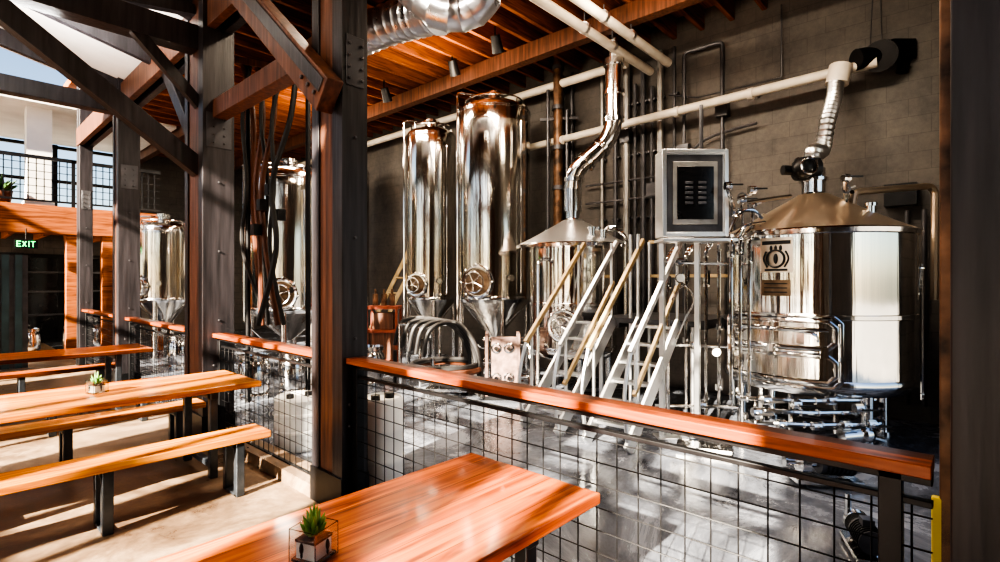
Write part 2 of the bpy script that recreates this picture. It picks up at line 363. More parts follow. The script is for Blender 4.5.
# ---------------------------------------------------------------- vessels
def handwheel(o,c,n,r,m=STL,sp=5):
    c=Vector(c);n=Vector(n).normalized();a=n.orthogonal().normalized();b=n.cross(a)
    o.ring(c,n,r,r*.09,m); o.cyl(c-n*r*.9,c+n*.02,r*.14,m,seg=8)
    for i in range(sp):
        t=2*math.pi*i/sp+.3; o.cyl(c,c+(a*math.cos(t)+b*math.sin(t))*r,r*.07,m,seg=6)
def fermenter(x,y,rad,ztop,zcyl,zcone,man=True,off=.45):
    o=B('fermentation_tank'); c=Vector((x,y,0))
    pr=[(.0,ztop+rad*.26),(rad*.35,ztop+rad*.235),(rad*.65,ztop+rad*.16),(rad*.85,ztop+rad*.07),(rad*.96,ztop+.0),(rad,ztop-.05)]
    H=ztop-.05-zcyl-.05
    for k in range(1,13): pr.append((rad,ztop-.05-H*k/12))
    o.lathe(pr,c,STT,72)
    o.lathe([(rad,zcyl+.05),(rad+.012,zcyl+.03),(rad+.012,zcyl),(rad-.02,zcyl-.05)],c,STL,72)
    pr2=[]
    for k in range(7): pr2.append((rad-.02+(.07-rad+.02)*k/6,zcyl-.05+(zcone-zcyl+.05)*k/6))
    o.lathe(pr2+[(.06,zcone-.12),(0,zcone-.12)],c,STT,72)
    for z in (ztop-.06,ztop-.09): o.ring(c+UP*z,UP,rad,.008,STL,60,5)
    for i in range(4):
        a=math.pi/4+i*math.pi/2+.2; u=Vector((math.cos(a),math.sin(a),0))
        o.cyl(c+u*(rad-.04)+UP*(zcyl+.15),c+u*(rad-.02),.045,STL,seg=12); o.cyl(c+u*(rad-.02)+UP*.02,c+u*(rad-.02),.08,STL,seg=12)
    o.cyl(c+UP*(ztop+rad*.2),c+UP*(ztop+rad*.25+.16),.12,STL); o.cyl(c+UP*(ztop+rad*.25+.1),c+UP*(ztop+rad*.25+.13),.16,STL)
    o.ring(c+UP*(ztop+.12),UP,rad*.82,.016,STL)
    for i in range(8):
        a=i*math.pi/4; u=Vector((math.cos(a),math.sin(a),0)); o.cyl(c+u*rad*.82+UP*(ztop+.05),c+u*rad*.82+UP*(ztop+.13),.012,STL,seg=6)
    u=(-F*.45-R*.9).normalized(); q=c+u*(rad+.07)
    o.tube([c+u*rad*.3+UP*(ztop+.22),q+UP*(ztop+.2),q+UP*.9,c+UP*(zcone-.15)+u*.25,c+UP*(zcone-.15)],.02,STL,fer=True)
    u=(-F*.75+R*.66).normalized(); q=c+u*(rad+.05)
    o.tube([c+u*(rad-.02)+UP*(ztop-.3),q+UP*(ztop-.3),q+UP*(zcyl+.1),c+u*(rad-.05)+UP*(zcyl+.1)],.010,STL)
    if man:
        n=(-F-R*off).normalized(); zz=zcyl+.28; mc=c+n*(rad+.02)+UP*zz; mr=min(.25,rad*.42)
        o.cyl(c+n*(rad-.15)+UP*zz,mc+n*.03,mr,STL,seg=28); o.ring(mc+n*.035,n,mr,.028,STL)
        o.cyl(mc+n*.03,mc+n*.06,mr*.85,BRASS,r2=mr*.5,seg=28); handwheel(o,mc+n*.16,n,mr*.66)
        for t in range(8):
            a=t*math.pi/4; e=n.orthogonal().normalized(); f=n.cross(e); v=mc+(e*math.cos(a)+f*math.sin(a))*mr*1.1; o.ball(v+n*.05,.025,STL)
    n=(-F+R*.45).normalized(); o.cyl(c+n*(rad-.05)+UP*(zcyl+.35),c+n*(rad+.06)+UP*(zcyl+.35),.035,STL,seg=12)
    o.cyl(c+n*(rad+.06)+UP*(zcyl+.35),c+n*(rad+.09)+UP*(zcyl+.35),.05,STL,seg=16)
    return o.done()
fermenter(6.55,6.13,.61,4.52,1.3,.62); fermenter(6.6,7.86,.47,4.45,1.25,.62)
fermenter(6.6,10.9,.5,4.2,1.3,.6); fermenter(4.35,9.1,.66,3.45,1.1,.55,off=-.2)
fermenter(3.4,12.9,.5,2.75,1.2,.6)
def kettle(x,y,rad,zb,zt,roof,neck,name,door=True,over=.0,rm=ROOFM):
    o=B(name); c=Vector((x,y,0)); th=math.atan2(-y,-x)
    band=zb+(zt-zb)*.46
    o.lathe([(0,zb-.12),(rad*.6,zb-.09),(rad*.93,zb-.03),(rad,zb+.03),(rad+.012,zb+.06),(rad+.012,zb+.1),(rad,zb+.12)],c,STL,96)
    o.lathe([(rad,zb+.12+(zt-.05-zb-.12)*k/10) for k in range(11)],c,STK,96)
    o.lathe([(rad,band-.025),(rad+.01,band-.018),(rad+.01,band+.018),(rad,band+.025)],c,STL,96)
    o.lathe([(rad,zt-.05),(rad+.02+over,zt-.04),(rad+.03+over,zt),(rad+.01+over,zt+.015)],c,STL,96)
    r0=rad+.01+over; pr=[(r0+(neck*1.3-r0)*k/8,zt+.015+(roof-.035-zt)*(k/8)**1.08) for k in range(9)]
    o.lathe(pr,c,rm,96)
    o.lathe([(neck*1.3,roof-.02),(neck,roof),(neck,roof+.12),(neck*1.25,roof+.12),(neck*1.25,roof+.15),(neck,roof+.15),(neck,roof+.25)],c,STL,40)
    for i in range(4):
        a=math.pi/4+i*math.pi/2; u=Vector((math.cos(a),math.sin(a),0))
        o.cyl(c+u*(rad-.1)+UP*(zb+.05),c+u*(rad-.1)+UP*.02,.05,STL,seg=14); o.cyl(c+u*(rad-.1),c+u*(rad-.1)+UP*.03,.09,STL,seg=14)
    for a in (th+1.1,th+1.9,th-1.9):
        u=Vector((math.cos(a),math.sin(a),0)); p=c+u*rad*.62+UP*(zt+(roof-zt)*.34)
        o.cyl(p,p+UP*.12,.035,STL,seg=12); o.cyl(p+UP*.09,p+UP*.12,.05,STL,seg=12)
    if door:
        def P(t,z,o_=.0): return c+Vector((math.cos(t),math.sin(t),0))*(rad+o_)+UP*z
        d0=th-1.0; d1=th+.24; z0=zb+.06; z1=zb+.70
        o.patch(c,rad,d0,d1,z0,z1,STL,20,.03)
        def rrect(t0,t1,a0,a1,off,r,m):
            tt=.07;pts=[]
            for t,z in ((t0+tt,a0),(t1-tt,a0),(t1,a0+.06),(t1,a1-.06),(t1-tt,a1),(t0+tt,a1),(t0,a1-.06),(t0,a0+.06)): pts.append((t,z))
            full=[]
            for i in range(len(pts)):
                p_,q_=pts[i],pts[(i+1)%len(pts)]; n=6 if abs(p_[0]-q_[0])>.2 else 2
                for k in range(n): full.append(P(p_[0]+(q_[0]-p_[0])*k/n,p_[1]+(q_[1]-p_[1])*k/n,off))
            o.sweep(full,r,m,8,True)
        rrect(d0+.05,d1-.05,z0+.05,z0+.29,.05,.022,STL); rrect(d0+.05,d1-.05,z0+.35,z1-.04,.05,.022,STL)
        rrect(d0,d1,z0,z1,.035,.02,STL)
        o.patch(c,rad+.028,d0+.08,d1-.08,z0+.08,z0+.26,STT,16,.02)
        o.patch(c,rad+.028,d0+.08,d1-.08,z0+.38,z1-.07,STT,16,.012)
        o.tube([P(t,z1-.12,.10) for t in [d0+.12+(d1-d0-.24)*k/8 for k in range(9)]],.014,STL,sm=2)
        o.tube([P(d0+.2,z0+.42,.04),P(d0+.3,z0+.5,.1),P(d1-.3,z0+.5,.1),P(d1-.2,z0+.42,.04)],.013,STL,sm=5)
        for t in (d0+.15,(d0+d1)/2,d1-.15): o.box(P(t,z0+.32,.06),(.06,.06,.1),STL,t)
        m0=th-.36; nn=Vector((math.cos(m0),math.sin(m0),0))
        o.patch(c,rad,m0-.17,m0+.17,zt-.40,zt-.07,ROOFM,8,.004)
        o.patch(c,rad,m0-.15,m0+.15,zt-.62,zt-.47,BRASS,8,.012)
        o.patch(c,rad+.004,m0-.15,m0+.15,zt-.135,zt-.10,RUB,8,.004)
        for k in (-1,0,1): o.ball(P(m0+k*.05,zt-.17,.006),.026,RUB,(.5,.5,1.1))
        o.ring(P(m0,zt-.27,.012),nn,.08,.010,RUB); o.ball(P(m0,zt-.27,.005),.05,RUB,(.4,.4,1))
        for k in (-1,1): o.tube([P(m0+k*.10,zt-.20,.01),P(m0+k*.13,zt-.27,.01),P(m0+k*.09,zt-.35,.01)],.008,RUB,sm=4)
        for k in range(3): o.patch(c,rad+.012,m0-.12,m0+.12,zt-.59+k*.04,zt-.58+k*.04,RUB,6,.003)
        o.patch(c,rad+.004,m0-.12,m0+.12,zt-.385,zt-.365,RUB,8,.004)
    return o,c,th
o,c,th=kettle(6.25,1.28,.86,.58,2.08,2.52,.11,'brew_kettle')
def PK(px,py,d=4.75): return S(px-4,py,d)
for y0,x0,x1 in ((398,742,880),(410,760,868),(422,750,885)):
    o.tube([PK(x0,y0-8,4.9),PK(x0,y0,4.75),PK((x0+x1)/2,y0+3,4.7),PK(x1,y0+2,4.75),PK(x1,y0-18,4.95)],.022,STL,fer=True)
for px,py in ((770,400),(800,404),(835,400),(862,408),(785,424),(820,426),(850,425),(875,424),(760,412)):
    o.valve(PK(px,py,4.68),R,.028)
for px in (735,744,753):
    o.tube([PK(px,400,4.85),PK(px,300,4.9),PK(px,240,5.0),PK(px+14,226,5.2)],.016,STL,fer=True)
    o.valve(PK(px,330+random.random()*50,4.86),UP,.022)
    o.valve(PK(px,250+random.random()*30,4.92),UP,.022)
for px in (765,795,840,872): o.tube([PK(px,388,5.2),PK(px,436,5.0),PK(px+15,440,5.0)],.026,STL,fer=True)
o.ball(PK(868,434,4.7),.09,STL); o.cyl(PK(868,434,4.7),PK(845,436,4.7),.07,STL)
for a,b in (((742,203),(790,196)),((728,190),(735,215)),((845,180),(846,205)),((852,192),(850,206))):
    o.tube([S(*a,5.0),S(*b,5.3)],.02,STL)
for px,py in ((742,200),(752,190),(735,212),(846,178),(728,186)): o.valve(S(px,py,5.0),R,.026,STL)
for px,h in ((742,28),(752,20),(846,36)): o.tube([S(px,225,5.15),S(px,225-h,5.15),S(px+9,225-h-3,5.15)],.014,STL); o.ring(S(px,225-h,5.12),-F,.04,.008,GPIPE,12,5)
o.tube([S(730,232,5.0),S(738,215,4.95),S(752,210,4.95),S(762,218,5.0)],.016,STL,sm=5)
o.tube([S(700,243,5.2),S(740,238,5.0),S(745,225,5.0),S(765,222,5.1)],.014,STL)
o.tube([S(852,212,5.4),S(854,192,5.4),S(930,186,5.5),S(935,192,5.5),S(934,300,5.5)],.034,ROOFM)
o.tube([S(916,300,5.3),S(922,262,5.3),S(922,400,5.3)],.018,STL,fer=True)
t=c+UP*2.76; o.cyl(t+R*-.20-F*.05,t+R*.0-F*.05,.12,BLK,seg=20); o.ball(t-R*.17-F*.12,.11,BLK); o.ring(t-R*.17-F*.22,-F,.08,.012,STL); o.cyl(t-R*.22,t-R*.32,.05,BLK)
kettle_obj=o.done()
o=B('kettle_flue')
fp=[c+UP*2.76,c+UP*2.95,S(822,150,5.75),S(828,120,5.8),S(834,98,5.9),S(836,80,6.05)]
path=[]
for k in range(len(fp)-1):
    a,b_,cc,d=fp[max(k-1,0)],fp[k],fp[k+1],fp[min(k+2,len(fp)-1)]
    for jx in range(12):
        t_=jx/12; path.append(.5*((2*b_)+(cc-a)*t_+(2*a-5*b_+4*cc-d)*t_*t_+(3*b_-a-3*cc+d)*t_**3))
path.append(fp[-1]); o.sweep(path,[.085 if i%2 else .070 for i in range(len(path))],ALU,16)
o.cyl(S(837,84,6.05),S(841,66,6.05),.12,WPIPE,seg=16); o.done()
o=B('exhaust_blower'); o.cyl(S(856,60,6.0),S(884,55,6.0),.12,BLK); o.cyl(S(880,56,5.9),S(884,55,6.25),.17,BLK,seg=24); o.box(S(898,52,6.02),(.2,.26,.22),BLK,A); o.cyl(S(904,64,6.0),S(902,72,6.0),.06,BLK)
for px in (870,882): o.cyl(S(px,50,6.05),S(px+4 if px<875 else px-2,-30,6.05),.006,GPIPE,seg=5)
o.done()
# mash tun
o,c2,th=kettle(6.28,4.33,.62,.58,2.10,2.50,.10,'mash_tun',door=False,over=.17,rm=ALU)
o.patch(c2,.62,th-.4,th-.1,.9,1.0,BRASS,6,.012)
for px in (538,): o.tube([S(px,385,6.8),S(px,262,6.9),S(px+8,258,7.1)],.02,STL,fer=True)
u0=Vector((math.cos(th-.2),math.sin(th-.2),0)); mc=c2+u0*.64+UP*1.0; o.ring(mc,u0,.2,.03,STL); o.cyl(mc-u0*.1,mc+u0*.05,.19,STL,seg=24); handwheel(o,mc+u0*.14,u0,.13)
for px,py in ((592,238),(603,241)): o.cyl(S(px,py,7.0),S(px,py-10,7.0),.045,STL,seg=12); o.cyl(S(px,py-9,7.0),S(px,py-11,7.0),.06,STL,seg=12)
o.tube([S(604,232,7.2),S(610,225,7.1),S(626,236,7.0),S(626,420,6.9)],.02,STL,fer=True)
for px,py in ((612,228),): o.valve(S(px,py,7.0),R,.03)
o.done()
o=B('vapour_stack')
o.cyl(c2+UP*2.6,c2+UP*2.95,.13,STL,seg=20)
o.tube([c2+UP*2.9,S(574,172,7.5),S(614,136,7.4),S(614,60,7.4)],.125,STL,seg=20)
for a,b in (((574,182),(574,178)),((585,163),(588,160)),((600,149),(603,146)),((614,122),(614,118)),((614,95),(614,91)),((614,66),(614,60))): o.cyl(S(*a,7.5-(a[0]-574)/40*.1),S(*b,7.5-(a[0]-574)/40*.1),.15,STL,seg=20)
o.tube([S(614,62,7.4),S(614,14,7.3)],.07,STL); o.done()
# ---------------------------------------------------------------- control cabinet
o=B('control_cabinet'); d=5.15; cc=S(695,193,d); rot=Matrix((R,F,UP)).transposed()
o.box(cc+F*.12,(.65,.22,.86),ALU,rot)
for sx in (-1,1): o.box(cc+R*sx*.305,(.04,.04,.86),ALU,rot)
for sz in (-1,1): o.box(cc+UP*sz*.41,(.57,.04,.04),ALU,rot)
o.box(cc+F*.005,(.55,.01,.76),GPIPE,rot); o.box(cc-F*.004+UP*.0,(.44,.012,.62),LPIPE,rot); o.box(cc-F*.010,(.36,.012,.52),SCR,rot)
for i in range(5):
    for jj in range(2): o.box(cc-F*.02+R*(-.065+.13*jj)+UP*(-.10+.05*i),(.08,.01,.026),GPIPE,rot)
o.box(cc-UP*.47-F*.0,(.72,.3,.03),ALU,rot)
for sx in (-.26,.1): o.beam(cc+R*sx+F*.2-UP*.45,Vector((*(cc+R*sx+F*.2).xy,.01)),.05,.05,ALU)
o.box(Vector((*(cc+F*.2-R*.08).xy,.01)),(.5,.2,.02),ALU,rot)
o.tube([cc+UP*.43+R*.1+F*.1,cc+UP*.9+R*.1+F*.1],.02,GPIPE); o.done(.004)
# ---------------------------------------------------------------- ladders and platform
def stairs(yc,w,x0,x1,zp):
    o=B('ship_ladder'); dx=x1-x0
    for sy in (-1,1):
        y=yc+sy*w/2
        o.beam((x0-.1,y,.0+.02),(x1+.02,y,zp),.035,.15,ALU)
        o.beam((x0-.05,y,.93),(x1+.1,y,zp+.92),.042,.05,YEL if sy>0 else ALU)
        if sy<0: o.beam((x0+.02,y,.52),(x1+.02,y,zp+.44),.035,.045,YEL)
        for t in (.05,.97):
            o.tube([(x0+dx*t,y,zp*t),(x0+dx*t,y,zp*t+.93)],.018,ALU)
        o.tube([(x0-.1,y,.1),(x0-.16,y,.55),(x0-.05,y,.93)],.02,ALU,sm=5)
    n=6
    for i in range(1,n+1):
        t=i/(n+.3); o.box((x0+dx*t,yc,zp*t),(.15,w-.03,.025),ALU)
    o.done(.003)
stairs(3.42,.46,4.45,5.45,1.15); stairs(2.62,.46,4.45,5.45,1.15)
o=B('work_platform'); o.bb((5.58,2.25,1.1),(6.95,3.5,1.16),GPIPE)
for x in (5.62,6.9):
    for y in (2.3,3.45): o.cyl((x,y,0),(x,y,2.15 if x>6 else 1.1),.028,ALU)
for y in (2.95,3.05): o.cyl((5.62,y,0),(5.62,y,2.15),.022,ALU)
for z in (1.65,2.13): o.bb((6.88,2.3,z),(6.92,3.45,z+.04),YEL)
for y in (2.35,2.6,2.9,3.2,3.42): o.bb((5.58,y-.02,1.04),(6.95,y+.02,1.1),GPIPE)
o.done()
# ---------------------------------------------------------------- pipes
o=B('process_manifold')
for px,t,b,dd in ((668,252,430,5.65),(686,250,430,5.6),(706,245,440,5.5),(719,238,445,5.45)):
    o.tube([S(px+6,t-4,dd+.1),S(px,t+6,dd),S(px,b-10,dd),S(px+12,b,dd)],.018,STL,fer=True)
    for k in range(2): o.valve(S(px,t+25+random.random()*150,dd-.02),UP,.026)
for y,a,b in ((262,662,728),(345,675,735),(405,655,738)):
    o.tube([S(a,y,5.6),S(b,y+2,5.4)],.017,STL,fer=True); o.valve(S((a+b)/2+random.uniform(-20,20),y,5.5),R,.026)
o.tube([S(672,300,5.5),S(684,285,5.45),S(694,300,5.45),S(686,318,5.5),S(676,340,5.5)],.012,STL,sm=6)
for px,py in ((680,278),(716,352)):
    o.cyl(S(px,py,5.45),S(px,py,5.38),.045,WHITE,seg=16); o.ring(S(px,py,5.38),-F,.045,.007,STL,16,5)
for px in (668,706,719): o.cyl(G(px,5.55,0),G(px,5.55,.4),.02,STL)
o.done()
X=7.25
o=B('overhead_water_pipe'); o.tube([(X,.85,4.08),(X,6.1,3.98)],.06,WPIPE,seg=12)
for y in (1.2,2.2,3.2,4.2,5.2): o.cyl((X,y-.03,4.07-.019*(y-.85)),(X,y+.03,4.07-.019*(y-.85)),.075,WPIPE); o.beam((X,y,4.1),(7.6,y,4.1),.03,.03,GPIPE)
o.done()
o=B('overhead_steam_pipe'); o.tube([(X,4.0,4.95),(X,16,4.95)],.07,WPIPE,seg=12)
for y in (4.6,7,9.4,12): o.beam((X,y,5.0),(7.6,y,5.0),.02,.02,GPIPE)
o.done()
for yy,zz in ((3.4,4.85),(3.68,4.8)):
    o=B('ceiling_pipe'); o.tube([(2.6,yy,zz),(7.4,yy,zz-.02)],.062,WPIPE,seg=12)
    for x in (3.2,4.08,5.6,6.28): o.cyl((x-.03,yy,zz),(x+.03,yy,zz),.075,ALU); o.beam((x,yy,zz+.05),(x,yy,5.0),.015,.015,GPIPE)
    o.done()
o=B('wall_conduits')
for i,(y,z0,z1,r_) in enumerate(((4.35,.9,5.1,.035),(4.15,.9,5.2,.055),(4.0,1.2,4.7,.03),(3.86,.8,5.0,.045),(3.72,1.0,4.6,.03),(3.58,.8,5.1,.05),(5.2,1,5.2,.035),(5.4,1,5.2,.035),(7.1,1,5.1,.03),(4.6,1,5.1,.03),(3.36,1,5.1,.025))):
    o.tube([(7.52,y,z0),(7.52,y,z1)],r_,(GPIPE,LPIPE,GPIPE,GPIPE)[i%4])
    for z in (1.5,2.6,3.6,4.4): o.box((7.55,y,z),(.08,.12,.03),GPIPE)
o.tube([(7.5,3.2,1.2),(7.5,3.2,4.95),(7.5,2.65,4.95),(7.5,2.65,2.6),(7.5,2.5,2.5),(7.5,2.5,1.0)],.028,GPIPE)
o.tube([(7.5,3.45,4.4),(7.5,3.0,4.25),(7.5,1.9,4.25),(7.5,1.9,5.2)],.012,GPIPE)
o.tube([(7.5,3.3,3.25),(7.5,2.9,3.62),(7.5,2.2,3.72)],.02,GPIPE,sm=5)
for z in (2.9,3.2): o.tube([(7.5,3.5,z),(7.5,4.9,z)],.018,GPIPE)
for y,z in ((3.2,3.5),(2.65,4.0),(4.15,3.9),(3.7,3.0)): o.box((7.5,y,z),(.12,.16,.2),GPIPE)
for y in (.45,.6): o.tube([(7.5,y,.2),(7.5,y,2.4)],.025,GPIPE)
o.box((7.5,.66,2.58),(.16,.3,.25),BLK)
for y,z0,z1 in ((9.3,1,3.2),(9.5,1,3.2),(11.9,.5,3.4),(12.1,.5,3.4)): o.tube([(7.5,y,z0),(7.5,y,z1)],.04,GPIPE)
o.done()
o=B('wrapped_riser_pipe'); o.tube([S(558,300,8.9),S(558,60,8.9),S(556,38,8.9)],.08,CPIPE,seg=12)
for y in (70,110,150,190,230): o.cyl(S(558,y,8.9),S(558,y-4,8.9),.105,GPIPE)
o.tube([S(548,240,8.9),S(548,90,8.9)],.03,GPIPE); o.tube([S(567,240,8.85),S(567,110,8.85)],.03,GPIPE)
o.beam(S(540,120,8.9),S(578,118,8.9),.05,.05,GPIPE); o.beam(G(558,8.9,0),S(558,300,8.9),.06,.06,GPIPE); o.done()
def spiral(name,pts,r):
    o=B(name); fp=[Vector(p) for p in pts]; path=[]
    for k in range(len(fp)-1):
        a,b_,cc,d=fp[max(k-1,0)],fp[k],fp[k+1],fp[min(k+2,len(fp)-1)]
        L=max(2,int((cc-b_).length/.035))
        for jx in range(L):
            t_=jx/L; path.append(.5*((2*b_)+(cc-a)*t_+(2*a-5*b_+4*cc-d)*t_*t_+(3*b_-a-3*cc+d)*t_**3))
    path.append(fp[-1]); o.sweep(path,[r+.014 if i%4==0 else r for i in range(len(path))],GALV,28); return o.done()
spiral('spiral_air_duct',[S(300,66,7.6),S(375,30,6.8),S(425,14,6.3),S(440,12,6.1)],.24)
spiral('spiral_air_duct',[S(410,-12,5.9),S(435,10,5.8),S(462,14,5.8),S(482,2,5.7),S(486,-20,5.7)],.18)
for px,py,dd in ((384,88,9.5),(452,60,8.5),(495,35,7.5)):
    o=B('ceiling_spotlight'); p=S(px,py,dd); o.cyl(p,p+Vector((.12,.05,-.2)),.07,BLK,r2=.09); o.cyl(p,Vector((p.x,p.y,5.25)),.015,BLK,seg=6); o.done()
# ---------------------------------------------------------------- floor clutter
def pump(x,y,a,s=1.0):
    o=B('transfer_pump'); c=Vector((x,y,0)); u=Vector((math.cos(a),math.sin(a),0)); v=Vector((-u.y,u.x,0))
    o.box(c+UP*.06*s,(.6*s,.26*s,.04*s),STL,a)
    for i in (-1,1):
        for k_ in (-1,1): o.cyl(c+u*i*.24*s+v*k_*.1*s,c+u*i*.24*s+v*k_*.1*s+UP*.06*s,.03*s,RUB,seg=10)
    z=UP*.22*s; o.cyl(c-u*.26*s+z,c+u*.06*s+z,.11*s,GPIPE,seg=20)
    for i in range(7): o.cyl(c-u*(.24-.04*i)*s+z,c-u*(.23-.04*i)*s+z,.122*s,BLK,seg=20)
    o.cyl(c+u*.06*s+z,c+u*.16*s+z,.05*s,STL); o.cyl(c+u*.16*s+z,c+u*.24*s+z,.12*s,STL,seg=22); o.cyl(c+u*.24*s+z,c+u*.36*s+z,.035*s,STL); o.cyl(c+u*.35*s+z,c+u*.37*s+z,.055*s,STL)
    o.tube([c+u*.2*s+z+v*.08*s,c+u*.2*s+v*.08*s+UP*.5*s],.03*s,STL); o.box(c-u*.1*s+UP*.36*s,(.12*s,.1*s,.07*s),GPIPE,a)
    o.done()
pump(3.7,.5,.4,.6); pump(4.9,1.9,1.9,.8); pump(4.75,.9,2.2,.8); pump(5.0,5.6,2.2)
o=B('plate_heat_exchanger'); c0=G(505,7.2); rot=Matrix((R,F,UP)).transposed()
for i in range(16): o.box(c0+R*(-.2+.022*i)+UP*.5,(.014,.3,.62),PHXM if i%2 else STL,rot)
for i in (-.25,.18): o.box(c0+R*i+UP*.46,(.04,.36,.86),PHXM,rot)
for sy in (-.14,.14):
    for z in (.2,.5,.8): o.cyl(c0+F*sy-R*.3+UP*z,c0+F*sy+R*.26+UP*z,.014,STL,seg=8)
for z in (.3,.72): o.tube([c0+R*.2-F*.08+UP*z,c0+R*.34-F*.08+UP*z,c0+R*.34-F*.3+UP*(z-.15)],.03,STL)
o.box(c0-F*.17+UP*.5,(.36,.02,.7),PHXM,rot)
for a_,z in ((-.12,.3),(.05,.3),(-.12,.7),(.05,.7)): o.ring(c0+R*a_-F*.185+UP*z,-F,.06,.014,STL,16,6); o.cyl(c0+R*a_-F*.16+UP*z,c0+R*a_-F*.24+UP*z,.03,STL)
o.box(c0+UP*.03,(.6,.4,.05),BLK,rot); o.done()
o=B('tool_cart'); c0=G(384,9.0)
for z in (.25,.75,1.15): o.box(c0+UP*z,(.55,.42,.05),RED,rot)
for a_ in (-.25,.25):
    for b_ in (-.19,.19): o.box(c0+R*a_+F*b_+UP*.62,(.04,.04,1.1),RED,rot); o.cyl(c0+R*(a_-.02)+F*b_+UP*.06,c0+R*(a_+.02)+F*b_+UP*.06,.06,RUB)
o.box(c0+UP*.5,(.45,.36,.45),DKB,rot); o.box(c0+UP*.92,(.36,.3,.28),DKB,rot)
for a_ in (-.15,0,.14): o.cyl(c0+R*a_+UP*1.18,c0+R*a_+UP*1.38,.05,CPIPE); o.cyl(c0+R*a_+UP*1.38,c0+R*a_+UP*1.46,.02,CPIPE)
o.done()
o=B('leaning_ladder')
for s_ in (-.2,.2): o.beam((6.4,9.9+s_,0.02),(7.35,8.75+s_,3.0),.05,.08,YEL)
for i in range(1,9): t=i/9; o.cyl((6.4+.95*t,9.7-1.15*t,3*t),(6.4+.95*t,10.1-1.15*t,3*t),.02,YEL,seg=8)
o.done()
o=B('hose_bundle')
for k in range(5):
    dx=k*7
    o.tube([S(395+dx,345+3*k,8-.2*k),S(402+dx,322+2*k,8-.2*k),S(425+dx,318+k,8-.15*k),S(452+dx*.6,326+2*k,7.8-.15*k),S(468+dx*.4,350+2*k,7.5-.1*k),G(474+dx*.3,7.4-.1*k,.03)],.033,RUB,sm=7)
o.tube([G(395,8,.03),S(395,350,8)],.03,RUB); o.ring(S(445,368,7.2),UP,.5,.04,HOSE,30); o.ring(S(445,364,7.2),UP,.45,.04,RUB,30)
for px in (400,420,440,462): o.cyl(G(px,7.9,0),G(px,7.9,.95),.025,STL)
o.tube([G(400,7.9,.95),G(462,7.9,.95)],.025,STL); o.done()
o=B('hanging_hose_rack')
o.beam(S(238,60,6.9),S(312,75,6.3),.08,.08,DKB)
for k,(a,b,cx,m_) in enumerate(((243,252,262,HOSE),(250,247,270,RUB),(258,256,262,HOSE),(266,268,268,RUB),(274,262,278,HOSE),(282,274,284,RUB),(296,272,258,RUB))):
    dd=6.9-(a-238)/74*.6
    o.tube([S(a,64+.2*(a-238),dd),S((a+b)/2+(-1)**k*6,120,dd),S(b,185,dd+.05),S(b+(-1)**k*4,250,dd+.05),S(cx,325,dd+.1)],.028 if k%2 else .036,m_,sm=7,seg=8)
for px in (248,308): o.cyl(G(px,6.9 if px<270 else 6.4,0),S(px,62 if px<270 else 73,6.9 if px<270 else 6.4),.03,BLK)
for px,py in ((262,205),(270,190),(256,230),(280,215)): o.box(S(px,py,6.6),(.1,.1,.14),BLK)
o.done()
def drum(x,y,r,h_):
    o=B('plastic_drum'); c=(x,y,0)
    o.lathe([(0,0),(r*.92,0),(r,.03),(r,h_*.32),(r*1.03,h_*.34),(r*1.03,h_*.38),(r,h_*.4),(r,h_*.64),(r*1.03,h_*.66),(r*1.03,h_*.7),(r,h_*.72),(r,h_*.95),(r*.9,h_),(r*.88,h_-.02),(0,h_-.02)],c,WHITE,32)
    o.cyl((x+r*.4,y,h_-.03),(x+r*.4,y,h_+.02),.035,RUB); o.cyl((x-r*.4,y,h_-.03),(x-r*.4,y,h_+.02),.035,RUB); o.done()
drum(2.42,4.85,.23,.50); drum(2.34,3.36,.16,.72)
def keg(x,y):
    o=B('steel_keg'); o.lathe([(.17,0),(.19,.0),(.19,.06),(.165,.08),(.2,.14),(.205,.3),(.2,.46),(.165,.52),(.19,.54),(.19,.6),(.175,.6),(.16,.53),(0,.55)],(x,y,0),STL,32); o.cyl((x,y,.54),(x,y,.58),.03,STL); o.done()
for p in ((3.0,7.3),(3.5,7.2),(3.1,10.8),(4.6,6.9)): keg(*p)
# ---------------------------------------------------------------- mezzanine at far end
YM=13.8
o=B('mezzanine'); o.bb((-4.8,YM,2.55),(3.6,YM+.3,3.12),BEAMW); o.bb((-4.8,YM+.3,2.9),(3.6,17.9,3.1),DKB)
for x in (-3,-.6,1.9,2.5,3.45): o.bb((x,YM+.05,0),(x+.2,YM+.25,2.55),BEAMW)
x=-4.8
while x<3.5: o.bb((x,YM+.3,2.65),(x+.08,17.9,2.9),BEAMW); x+=.6
o.done(.01)
o=B('mezzanine_railing')
o.bb((-4.8,YM+.1,4.05),(3.6,YM+.16,4.12),BLK); o.bb((-4.8,YM+.12,3.2),(3.6,YM+.15,3.24),BLK)
x=-4.8
while x<3.6: o.bb((x,YM+.125,3.2),(x+.018,YM+.137,4.05),BLK); x+=.12
for z in (3.35,3.5,3.65,3.8,3.95): o.bb((-4.8,YM+.125,z),(3.6,YM+.135,z+.014),BLK)
x=-4.8
while x<=3.6: o.bb((x,YM+.1,3.12),(x+.06,YM+.16,4.1),BLK); x+=1.7
o.done()
for x in (1.35,-1.5):
    o=B('mezzanine_column'); o.bb((x,YM+.6,3.12),(x+.4,YM+1.0,5.2),SOFF); o.bb((x-.04,YM+.56,3.12),(x+.44,YM+1.04,3.25),SOFF); o.done()
slab('ceiling_mezzanine',(-4.8,YM+.2,5.2),(3.95,17.95,5.4),SOFF)
o=B('window_2')
for x in (-4.9,-3.2,-1.4,.4,2.2,3.9): o.bb((x,18,3.3),(x+.1,18.1,5.2),BLK)
for z in (3.3,4.2,5.1): o.bb((-4.9,18,z),(4,18.1,z+.08),BLK)
o.done()
o=B('exit_sign'); c0=S(26,244,10.15); o.box(c0,(.34,.05,.17),BLK)
